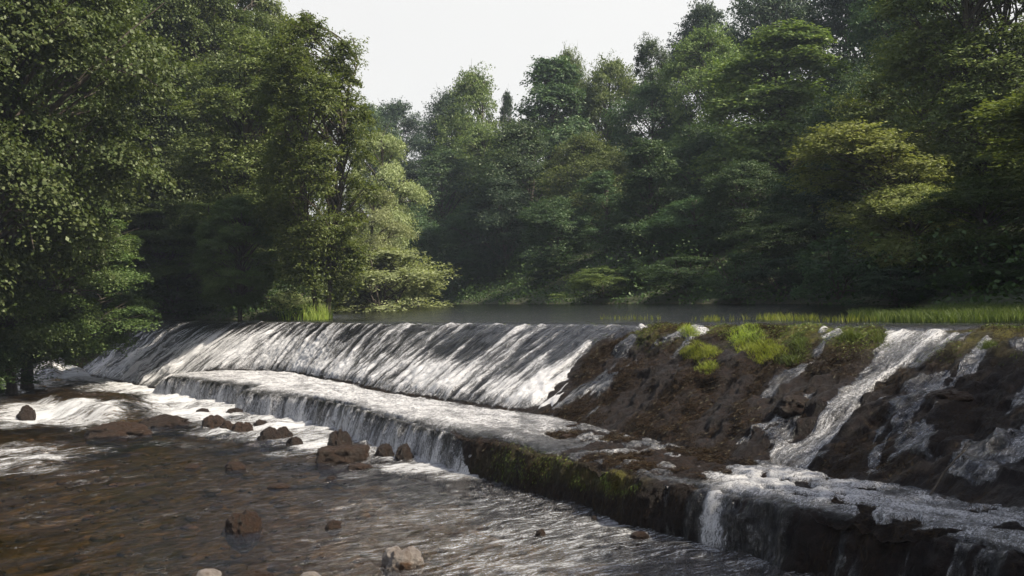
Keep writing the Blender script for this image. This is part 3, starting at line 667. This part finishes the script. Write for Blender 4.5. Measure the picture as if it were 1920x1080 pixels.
TREES = [
 ('roundB', 4500, -2000, 2600, 8, 'maple', 1, GR, 'tall bank tree beyond the right edge whose shade falls on the weir'),
 # key, px, top, width, D, mat, rz, group, label
 ('mapleA', -150, -560, 700, 38, 'maple', 1.1, GL, 'huge nearest maple at the left edge, most of its crown out of the frame'),
 ('mapleB', 120, -300, 460, 64, 'maple', 2.6, GL, 'tall leafy maple filling the upper left of the picture'),
 ('mapleA', 270, -200, 400, 66, 'maple', 4.4, GL, 'tall broad maple between the upper-left maple and the slender airy tree'),
 ('mapleB', -10, 200, 350, 44, 'maple', .4, GL, 'lower dense maple with pale sunlit sprays at the left edge'),
 ('mapleA', 225, 200, 340, 65, 'maple', 3.3, GL, 'spreading maple whose low boughs droop over the left end of the weir'),
 ('mapleB', 30, 330, 420, 46, 'maple', 1.7, GL, 'low wide maple at the left whose branches hang over the splash below the weir'),
 ('mapleA', 290, 370, 320, 64, 'maple', 2.9, GL, 'low leafy tree leaning out above the left end of the crest'),
 ('mapleB', 410, -110, 330, 76, 'maple2', 5.0, GL, 'yellow-green tree behind, cut by the top of the picture beside the sky'),
 ('mapleA', 350, 90, 290, 67, 'maple', 5.2, GL, 'dark tree squeezed between the spreading maple and the slender airy tree'),
 ('ashA', 565, 25, 200, 48, 'ash', .3, GL, 'slender airy tree with dark limbs, its top against the sky'),
 ('ashA', 480, 60, 220, 56, 'maple2', 2.0, GL, 'narrow tree just behind and left of the slender airy tree'),
 ('mapleA', 440, 370, 170, 50, 'maple', 2.2, GL, 'small tree with a bright leafy spray under the slender airy tree'),
 ('willow', 715, 250, 150, 72, 'willow', 0, GL, 'grey-green willow leaning out to the right over the pool'),
 ('willow', 700, 350, 130, 66, 'willow', .9, GL, 'pale lower willow just behind the round shoreline bush'),
 ('roundB', 775, 395, 110, 88, 'hill', 0, GL, 'dark tree peeping out right of the willows at the bend of the river'),
 # right hillside, far to near
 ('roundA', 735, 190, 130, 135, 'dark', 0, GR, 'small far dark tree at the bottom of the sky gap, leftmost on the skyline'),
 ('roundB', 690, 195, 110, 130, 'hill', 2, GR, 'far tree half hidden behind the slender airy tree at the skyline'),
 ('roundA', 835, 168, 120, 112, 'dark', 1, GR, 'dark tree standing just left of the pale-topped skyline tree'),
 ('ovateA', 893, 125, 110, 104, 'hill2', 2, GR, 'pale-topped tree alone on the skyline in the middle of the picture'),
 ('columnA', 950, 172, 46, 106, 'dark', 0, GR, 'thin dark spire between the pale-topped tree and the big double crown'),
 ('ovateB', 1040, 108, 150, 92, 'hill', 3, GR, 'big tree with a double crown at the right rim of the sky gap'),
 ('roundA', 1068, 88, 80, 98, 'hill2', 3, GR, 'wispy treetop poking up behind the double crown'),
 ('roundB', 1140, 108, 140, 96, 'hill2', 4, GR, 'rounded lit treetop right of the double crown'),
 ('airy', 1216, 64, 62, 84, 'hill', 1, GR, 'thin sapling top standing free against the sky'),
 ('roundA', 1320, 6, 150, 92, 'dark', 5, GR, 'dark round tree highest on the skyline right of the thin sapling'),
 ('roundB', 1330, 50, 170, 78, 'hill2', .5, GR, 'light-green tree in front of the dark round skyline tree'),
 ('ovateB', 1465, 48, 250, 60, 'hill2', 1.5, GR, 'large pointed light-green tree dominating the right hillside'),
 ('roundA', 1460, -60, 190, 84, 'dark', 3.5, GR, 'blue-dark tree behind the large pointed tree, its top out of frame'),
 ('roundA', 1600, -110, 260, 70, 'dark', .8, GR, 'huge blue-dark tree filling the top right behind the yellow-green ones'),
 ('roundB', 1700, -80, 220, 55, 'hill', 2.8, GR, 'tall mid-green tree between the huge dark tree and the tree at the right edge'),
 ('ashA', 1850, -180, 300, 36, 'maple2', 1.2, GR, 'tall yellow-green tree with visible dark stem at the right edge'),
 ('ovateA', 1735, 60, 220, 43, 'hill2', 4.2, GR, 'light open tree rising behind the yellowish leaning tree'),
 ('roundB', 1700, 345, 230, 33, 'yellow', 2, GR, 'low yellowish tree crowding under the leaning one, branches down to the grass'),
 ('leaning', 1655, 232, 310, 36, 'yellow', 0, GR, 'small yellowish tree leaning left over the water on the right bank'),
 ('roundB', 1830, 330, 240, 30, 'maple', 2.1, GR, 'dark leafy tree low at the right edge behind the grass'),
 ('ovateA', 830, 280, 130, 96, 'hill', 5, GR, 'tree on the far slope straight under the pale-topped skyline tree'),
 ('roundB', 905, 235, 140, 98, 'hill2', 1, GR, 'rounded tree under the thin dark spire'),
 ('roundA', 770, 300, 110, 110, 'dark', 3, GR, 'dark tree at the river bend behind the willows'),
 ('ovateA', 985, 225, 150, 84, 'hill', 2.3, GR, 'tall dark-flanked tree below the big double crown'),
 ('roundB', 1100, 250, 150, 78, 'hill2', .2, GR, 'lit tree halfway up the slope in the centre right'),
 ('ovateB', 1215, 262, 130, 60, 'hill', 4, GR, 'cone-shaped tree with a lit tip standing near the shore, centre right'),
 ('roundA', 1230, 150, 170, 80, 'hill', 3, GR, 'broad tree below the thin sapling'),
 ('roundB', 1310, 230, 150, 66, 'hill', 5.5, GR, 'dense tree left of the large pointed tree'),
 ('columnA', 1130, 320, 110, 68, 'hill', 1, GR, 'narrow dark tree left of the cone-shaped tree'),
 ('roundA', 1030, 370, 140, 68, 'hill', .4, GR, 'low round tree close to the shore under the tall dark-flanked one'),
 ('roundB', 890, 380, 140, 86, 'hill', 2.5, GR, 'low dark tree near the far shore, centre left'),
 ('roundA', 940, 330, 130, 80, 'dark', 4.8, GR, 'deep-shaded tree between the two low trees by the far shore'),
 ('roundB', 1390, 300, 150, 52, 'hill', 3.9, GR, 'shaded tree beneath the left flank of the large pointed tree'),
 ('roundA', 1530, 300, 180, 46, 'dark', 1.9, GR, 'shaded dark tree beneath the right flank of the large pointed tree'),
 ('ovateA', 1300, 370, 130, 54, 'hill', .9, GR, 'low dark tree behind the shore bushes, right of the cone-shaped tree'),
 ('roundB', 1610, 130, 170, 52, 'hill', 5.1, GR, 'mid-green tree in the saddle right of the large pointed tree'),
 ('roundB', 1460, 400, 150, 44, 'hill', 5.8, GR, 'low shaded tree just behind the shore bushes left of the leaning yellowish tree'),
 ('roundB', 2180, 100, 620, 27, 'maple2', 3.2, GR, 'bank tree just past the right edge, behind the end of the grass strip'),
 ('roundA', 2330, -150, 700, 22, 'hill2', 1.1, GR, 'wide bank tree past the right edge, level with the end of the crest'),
 # shoreline bushes
 ('bushB', 715, 462, 225, 64, 'willow', .5, GB, 'big round yellow-green bush at the left shore of the pool'),
 ('bushA', 930, 498, 130, 80, 'hill', 1, GB, 'dim bush at the far shore, left of centre'),
 ('bushA', 1030, 505, 100, 68, 'dark', 2, GB, 'dark bush between the dim far bush and the light feathery one'),
 ('bushB', 1130, 500, 140, 54, 'hill2', 3, GB, 'light feathery bush dipping into the water at the far shore'),
 ('bushA', 1200, 478, 110, 53, 'hill', .3, GB, 'taller bush just right of the light feathery one'),
 ('bushB', 1290, 478, 140, 47, 'hill', 2, GB, 'rounded bush overhanging the far shore in the centre right'),
 ('bushA', 1390, 470, 130, 41, 'hill', 4, GB, 'soft grey-green bush under the large pointed tree'),
 ('bushB', 1470, 480, 120, 38, 'dark', 5, GB, 'dark low bush right of the soft grey-green one'),
 ('bushA', 1560, 440, 150, 34, 'hill', 1, GB, 'high bush at the foot of the leaning yellowish tree'),
 ('bushB', 1680, 500, 150, 30, 'dark', 2.5, GB, 'dark bush in shade under the leaning yellowish tree'),
 ('bushA', 1800, 500, 150, 28, 'under', 0, GB, 'low shrub behind the strip of grass at the right'),
 ('bushB', 1910, 490, 170, 26, 'under', 1.5, GB, 'shrub at the right edge behind the grass'),
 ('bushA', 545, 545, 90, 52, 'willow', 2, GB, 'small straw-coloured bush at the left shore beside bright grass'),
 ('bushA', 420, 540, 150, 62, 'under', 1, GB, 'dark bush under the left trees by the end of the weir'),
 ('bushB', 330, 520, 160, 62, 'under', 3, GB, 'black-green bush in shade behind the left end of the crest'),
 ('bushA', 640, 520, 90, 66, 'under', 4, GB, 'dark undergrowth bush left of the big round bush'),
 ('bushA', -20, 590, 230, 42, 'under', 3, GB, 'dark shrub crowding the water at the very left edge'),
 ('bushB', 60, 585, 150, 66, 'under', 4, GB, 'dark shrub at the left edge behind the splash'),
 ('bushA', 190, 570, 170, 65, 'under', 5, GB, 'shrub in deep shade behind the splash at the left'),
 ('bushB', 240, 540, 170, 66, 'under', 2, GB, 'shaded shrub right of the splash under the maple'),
]
for (k_, a_, b_, w_, D_, m_, rz_, g_, lab) in TREES:
    bush = k_.startswith('bush')
    place_tree(k_, a_, b_, w_, D_, m_, lab, 'bush' if bush else ('willow_tree' if k_ == 'willow' else 'tree'), 'bush' if bush else 'tree', g_, rz_ if k_ not in ('leaning', 'willow') else rz_*.0)
# ------------------------------------------------------------------ undergrowth covering the banks
rng = np.random.default_rng(5)
n = 480000
ux = rng.uniform(-40, 45, n); uy = rng.uniform(14, 125, n); gz_, gd_ = ground_z(ux, uy)
sel = (gd_ > -.15) & (gd_ < 26); ux, uy, gz_, gd_ = ux[sel], uy[sel], gz_[sel], gd_[sel]
hh = fbm(ux*.6, uy*.6, 3, 501)
uz = gz_+rng.uniform(.0, 1, len(ux))**1.3*(.25+1.9*ss(.4, .75, hh))
Nn = rng.normal(size=(len(ux), 3))*.6; Nn[:, 2] += 1
v, f = leaves(np.column_stack([ux, uy, uz]), Nn, .16, rng, .6)
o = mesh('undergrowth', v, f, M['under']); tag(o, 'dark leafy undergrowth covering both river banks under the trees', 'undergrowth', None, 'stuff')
# ------------------------------------------------------------------ grass
def blades(xs, ys, zs, hgt, wid, rng, lean=.35, segs=3):
    n = len(xs); an = rng.uniform(0, 2*np.pi, n); dr = np.column_stack([np.cos(an), np.sin(an)]); ph = rng.uniform(0, 2*np.pi, n)
    wd = np.column_stack([np.cos(ph), np.sin(ph)])*(wid/2); h = hgt*rng.uniform(.5, 1.2, n); ln_ = lean*h*rng.uniform(.2, 1.6, n)
    rows = []
    for k in range(segs+1):
        u = k/segs; c = np.column_stack([xs, ys])+dr*(ln_*u*u)[:, None]; z = zs+h*u*(1-.25*u*rng.uniform(0, 1)); w = wd*(1-u*.92)
        rows += [np.column_stack([c-w, z]), np.column_stack([c+w, z])]
    V = np.stack(rows, 1); K = 2*(segs+1); base = (np.arange(n)*K)[:, None]
    f = np.concatenate([base+np.array([2*k, 2*k+1, 2*k+3, 2*k+2])[None] for k in range(segs)], 0)
    return V.reshape(-1, 3), f
def grass_patch(name, pts, n, h, w, mat, label, kind='stuff', cat='grass', zb=2.48, seed=1, lean=.35):
    """pts: pixel ellipses (x,y,rx,ry) on the pool level"""
    rng = np.random.default_rng(seed); XS = []; YS = []
    for (x_, y_, rx, ry, share) in pts:
        k = int(n*share); an = rng.uniform(0, 2*np.pi, k); r = np.sqrt(rng.uniform(0, 1, k))
        for q in range(k):
            p = onz(x_+math.cos(an[q])*r[q]*rx, y_+math.sin(an[q])*r[q]*ry, 2.5); XS.append(p[0]); YS.append(p[1])
    XS, YS = np.array(XS), np.array(YS); d = fbm(XS*1.5, YS*1.5, 2, seed+9); sel = d+rng.uniform(-.15, .15, len(d)) > .42
    v, f = blades(XS[sel], YS[sel], np.full(sel.sum(), zb), h, w, rng, lean)
    o = mesh(name, v, f, M[mat]); return tag(o, label, cat, None, kind)
grass_patch('grass', [(1760,596,170,9,.45),(1850,588,110,10,.35),(1950,580,110,14,.3),(1700,600,60,4,.1)], 16000, .27, .02, 'grass', 'strip of bright green grass standing in the shallows behind the right end of the crest')
grass_patch('reeds', [(1480,598,60,4,.5),(1325,600,26,2.5,.2),(1400,600,120,2,.12),(1580,601,70,2.5,.1),(1180,598,60,1.5,.08)], 1700, .17, .016, 'tuft', 'thin patches of yellow-green reeds in the water just behind the crest', cat='reeds', seed=4)
grass_patch('reeds', [(590,596,34,4,.6),(540,597,50,3,.4)], 1500, .7, .04, 'tuft', 'clump of bright green reeds at the left shore of the pool beside the straw-coloured bush', cat='reeds', seed=6)
TUFT = 'green tufts growing on the weir face'
for (a_, b_, rx, ry, n_, mat, lab, sd) in [
  (1318,668,40,14,900,'tuft','bright yellow-green mossy tuft, leftmost of the big ones on the weir face',1),
  (1400,634,36,22,800,'tuft','green tuft close below the crest, above the long bright one',2),
  (1432,662,50,20,1200,'tuft','long bright green tuft, the largest on the weir face',3),
  (1500,652,20,26,600,'grass','dark green tuft right of the long bright one',4),
  (1482,678,20,10,300,'grass','small green tuft hanging below the dark green one',5),
  (1594,632,28,8,350,'grass','low green tuft at the crest left of the white channel',6),
  (1652,636,20,12,350,'grass','green tuft in the head of the right-hand white channel',7),
  (1858,655,20,8,220,'grass','small green tuft on the black rocks at the right edge',8),
  (1296,628,20,8,260,'tuft','small yellowish tuft at the crest, left of the others',9),
  (1330,700,26,12,300,'tuft','sparse hanging tuft directly under the bright yellow-green one',10)]:
    rng = np.random.default_rng(sd+70); sel0 = np.where((TTf > .7) & (TTf < 2) & (np.hypot((px-a_)/rx, (py-b_)/ry) < 1))[0]
    if len(sel0) == 0: print('no pts', lab); continue
    ix = rng.choice(sel0, n_*2); hs = (.5+.9*(1-np.hypot((px[ix]-a_)/rx, (py[ix]-b_)/ry)))
    v, f = blades(Xr[ix]+rng.normal(size=len(ix))*.02, Yr[ix]+rng.normal(size=len(ix))*.02, Zr[ix]-.02, .16*hs, .014, rng, .8)
    o = mesh('grass_tuft', v, f, M[mat]); tag(o, lab, 'grass tuft', TUFT)
# weed strands on the stone
def weeds(name, mask, n, ln_, wd, mat, label, seed):
    rng = np.random.default_rng(seed); w = np.clip(mask, 0, 1); w = w/w.sum(); ix = rng.choice(len(w), n, p=w)
    p = np.column_stack([Xr[ix], Yr[ix], Zr[ix]])+rng.normal(size=(n, 3))*.02
    nn = np.column_stack([N[0]*nb[ix], N[1]*nb[ix], nz[ix]]); down = np.column_stack([N[0]*nz[ix], N[1]*nz[ix], -nb[ix]])
    tg = down*1.6+rng.normal(size=(n, 3))*.4+nn*.25; Nr = nn+rng.normal(size=(n, 3))*.5
    p = p+nn*.012; v, f = leaves(p, Nr, ln_, rng, wd/ln_, tg)
    o = mesh(name, v, f, M[mat]); tag(o, label, 'water weed', None, 'stuff')
cell = np.clip(D_ if False else 1, 0, 1)
area = (np.gradient(AA, axis=0)*ln).ravel()
inview = (px > -60) & (px < 1990) & (py < 1100) & (TTf < 4)
wm = moss**2*dry*inview*area
weeds('weed', wm*(mossn > .42)*np.where(onfront > .3, .25, 1)*(1-.6*ss(1500,1750,px)), 110000, .085, .0075, 'pebble_moss', 'brown water weed matted over the dry parts of the weir face and ledge', 3)
weeds('moss', green*inview*area*(fbm(AAf*1.6, arc*1.6, 3, 77) > .47), 15000, .05, .010, 'green_moss', 'yellow-green moss along the crest and on the front of the ledge', 4)
# fallen branch on the weir
p0 = weir_point(1742, 935, 1.5, 2.6)+np.array([0, -.05, .04]); p1 = weir_point(1822, 874, 1.1, 2)+np.array([0, -.1, .16])
u = np.linspace(0, 1, 9)[:, None]; pp = p0*(1-u)+p1*u+np.array([0, 0, .06])*np.sin(np.pi*u); pp[:, 0] += np.array([0, .01, .0, -.012, .01, .0, .012, 0, -.01])
side = pp[6]; v, f = tube([(pp, np.linspace(.016, .007, 9)), (np.array([side, side+np.array([.05, .02, .10]), side+np.array([.12, .03, .16])]), [.006, .005, .003])], 6)
tag(mesh('fallen_branch', v, f, M['bark'], None, True), 'thin bare branch lying slanted against the foot of the weir face, bottom right', 'branch')
# bed stones seen through the shallows
rng = np.random.default_rng(9); Vs = []; Fs = []; off = 0
bases = [rock_mesh('x', 1, .8, .45, 900+i, '')[0].reshape(80, 48, 3)[::10, ::8].reshape(-1, 3) for i in range(6)]
nn_, mm_ = 8, 6
i = np.arange(nn_)[:, None]*mm_+np.arange(mm_-1)[None]; j = ((np.arange(nn_)+1) % nn_)[:, None]*mm_+np.arange(mm_-1)[None]
fb = np.stack([i, j, j+1, i+1], -1).reshape(-1, 4)
cx = rng.uniform(-15, 8, 1500); cy = 12+rng.uniform(0, 1, 1500)**1.3*24; cz, cd = ground_z(cx, cy)
_, pbv = (cx-C0[0])*T[0]+(cy-C0[1])*T[1], (cx-C0[0])*N[0]+(cy-C0[1])*N[1]
for x_, y_, z_, d_, pb_ in zip(cx, cy, cz, cd, pbv):
    if d_ > 0 or pb_ < 5.2: continue
    s = .05+.16*rng.random()**2.5; an = rng.uniform(0, 6.28); b_ = bases[rng.integers(6)]*s
    c, s2 = math.cos(an), math.sin(an); v = np.column_stack([b_[:, 0]*c-b_[:, 1]*s2+x_, b_[:, 0]*s2+b_[:, 1]*c+y_, b_[:, 2]+z_+.02]); Vs.append(v); Fs.append(fb+off); off += len(v)
def cobmat():
    t = NT('algae_cobbles'); g = t.n('ShaderNodeNewGeometry'); r = g.outputs['Random Per Island']; n = t.noise(coords(t), 8, 5, .7)
    col = t.mix(t.math('MULTIPLY', n, .6), t.ramp(r, [(0, (.03,.022,.012)), (.35, (.06,.042,.022)), (.7, (.09,.08,.03)), (1, (.15,.10,.055))]), (.02,.018,.008))
    b = t.n('ShaderNodeBsdfPrincipled', Roughness=.8); t.l(col, b.inputs['Base Color']); return t.done(b.outputs[0])
tag(mesh('river_gravel', np.vstack(Vs), np.vstack(Fs), cobmat(), None, True), 'brown and olive cobbles lying on the river bed under the shallow water', 'gravel', None, 'stuff')
# ------------------------------------------------------------------ haze
bm_v = np.array([[x, y, z] for x in (-1650, 1650) for y in (-950, 2250) for z in (-3.5, 48)], float)
def haze():
    t = NT('haze'); pv = t.n('ShaderNodeVolumePrincipled'); pv.inputs['Color'].default_value = (.68, .80, 1, 1); pv.inputs['Density'].default_value = HZ; pv.inputs['Anisotropy'].default_value = .2
    t.l(pv.outputs[0], t.out.inputs['Volume']); return t.m
HZ = .00045
if HZ > 0:
    hf = np.array([[0,1,3,2],[4,6,7,5],[0,4,5,1],[2,3,7,6],[0,2,6,4],[1,5,7,3]])
    tag(mesh('haze', bm_v, hf, haze()), 'thin pale bluish summer haze over the river valley', 'haze', None, 'stuff')
# ------------------------------------------------------------------ light
AZ, EL = math.radians(108), math.radians(47)
sd = Vector((math.sin(AZ)*math.cos(EL), math.cos(AZ)*math.cos(EL), math.sin(EL)))
sun = bpy.data.lights.new('sun', 'SUN'); sun.energy = 5.0; sun.angle = math.radians(.6); sun.color = (1, .89, .71)
so = bpy.data.objects.new('sun', sun); COL.objects.link(so); so.rotation_euler = (-sd).to_track_quat('-Z', 'Y').to_euler()
w = bpy.data.worlds.new('World'); S.world = w; w.use_nodes = True; nt = w.node_tree; nt.nodes.clear()
sky = nt.nodes.new('ShaderNodeTexSky'); sky.sky_type = 'NISHITA'; sky.sun_disc = False; sky.sun_elevation = EL; sky.sun_rotation = AZ
sky.air_density = 1.0; sky.dust_density = 4
mx = nt.nodes.new('ShaderNodeMix'); mx.data_type = 'RGBA'; mx.inputs[0].default_value = .72
tc = nt.nodes.new('ShaderNodeTexCoord'); nz_ = nt.nodes.new('ShaderNodeTexNoise'); nz_.inputs['Scale'].default_value = 1.6; nz_.inputs['Detail'].default_value = 4
rp = nt.nodes.new('ShaderNodeValToRGB'); rp.color_ramp.elements[0].position = .3; rp.color_ramp.elements[0].color = (5.2, 5.12, 4.95, 1); rp.color_ramp.elements[1].position = .7; rp.color_ramp.elements[1].color = (5.75, 5.65, 5.45, 1)
bg = nt.nodes.new('ShaderNodeBackground'); bg.inputs[1].default_value = .1; wo = nt.nodes.new('ShaderNodeOutputWorld')
nt.links.new(tc.outputs['Generated'], nz_.inputs['Vector']); nt.links.new(nz_.outputs['Fac'], rp.inputs[0])
sx = nt.nodes.new('ShaderNodeSeparateXYZ'); nt.links.new(tc.outputs['Generated'], sx.inputs[0])
zr = nt.nodes.new('ShaderNodeValToRGB'); zr.color_ramp.elements[0].position = .34; zr.color_ramp.elements[0].color = (.9, .9, .9, 1); zr.color_ramp.elements[1].position = .72; zr.color_ramp.elements[1].color = (.12, .12, .12, 1)
nt.links.new(sx.outputs[2], zr.inputs[0]); nt.links.new(zr.outputs[0], mx.inputs[0])
nt.links.new(sky.outputs[0], mx.inputs[6]); nt.links.new(rp.outputs[0], mx.inputs[7]); nt.links.new(mx.outputs[2], bg.inputs[0]); nt.links.new(bg.outputs[0], wo.inputs[0])
S.view_settings.view_transform = 'Standard'; S.view_settings.look = 'None'; S.view_settings.exposure = 0.85; S.view_settings.gamma = 1
cy_ = S.cycles; cy_.max_bounces = 6; cy_.diffuse_bounces = 2; cy_.glossy_bounces = 3; cy_.transmission_bounces = 3; cy_.transparent_max_bounces = 12; cy_.volume_bounces = 0
cy_.sample_clamp_indirect = 4; cy_.sample_clamp_direct = 12; cy_.use_denoising = True; cy_.caustics_reflective = False; cy_.caustics_refractive = False
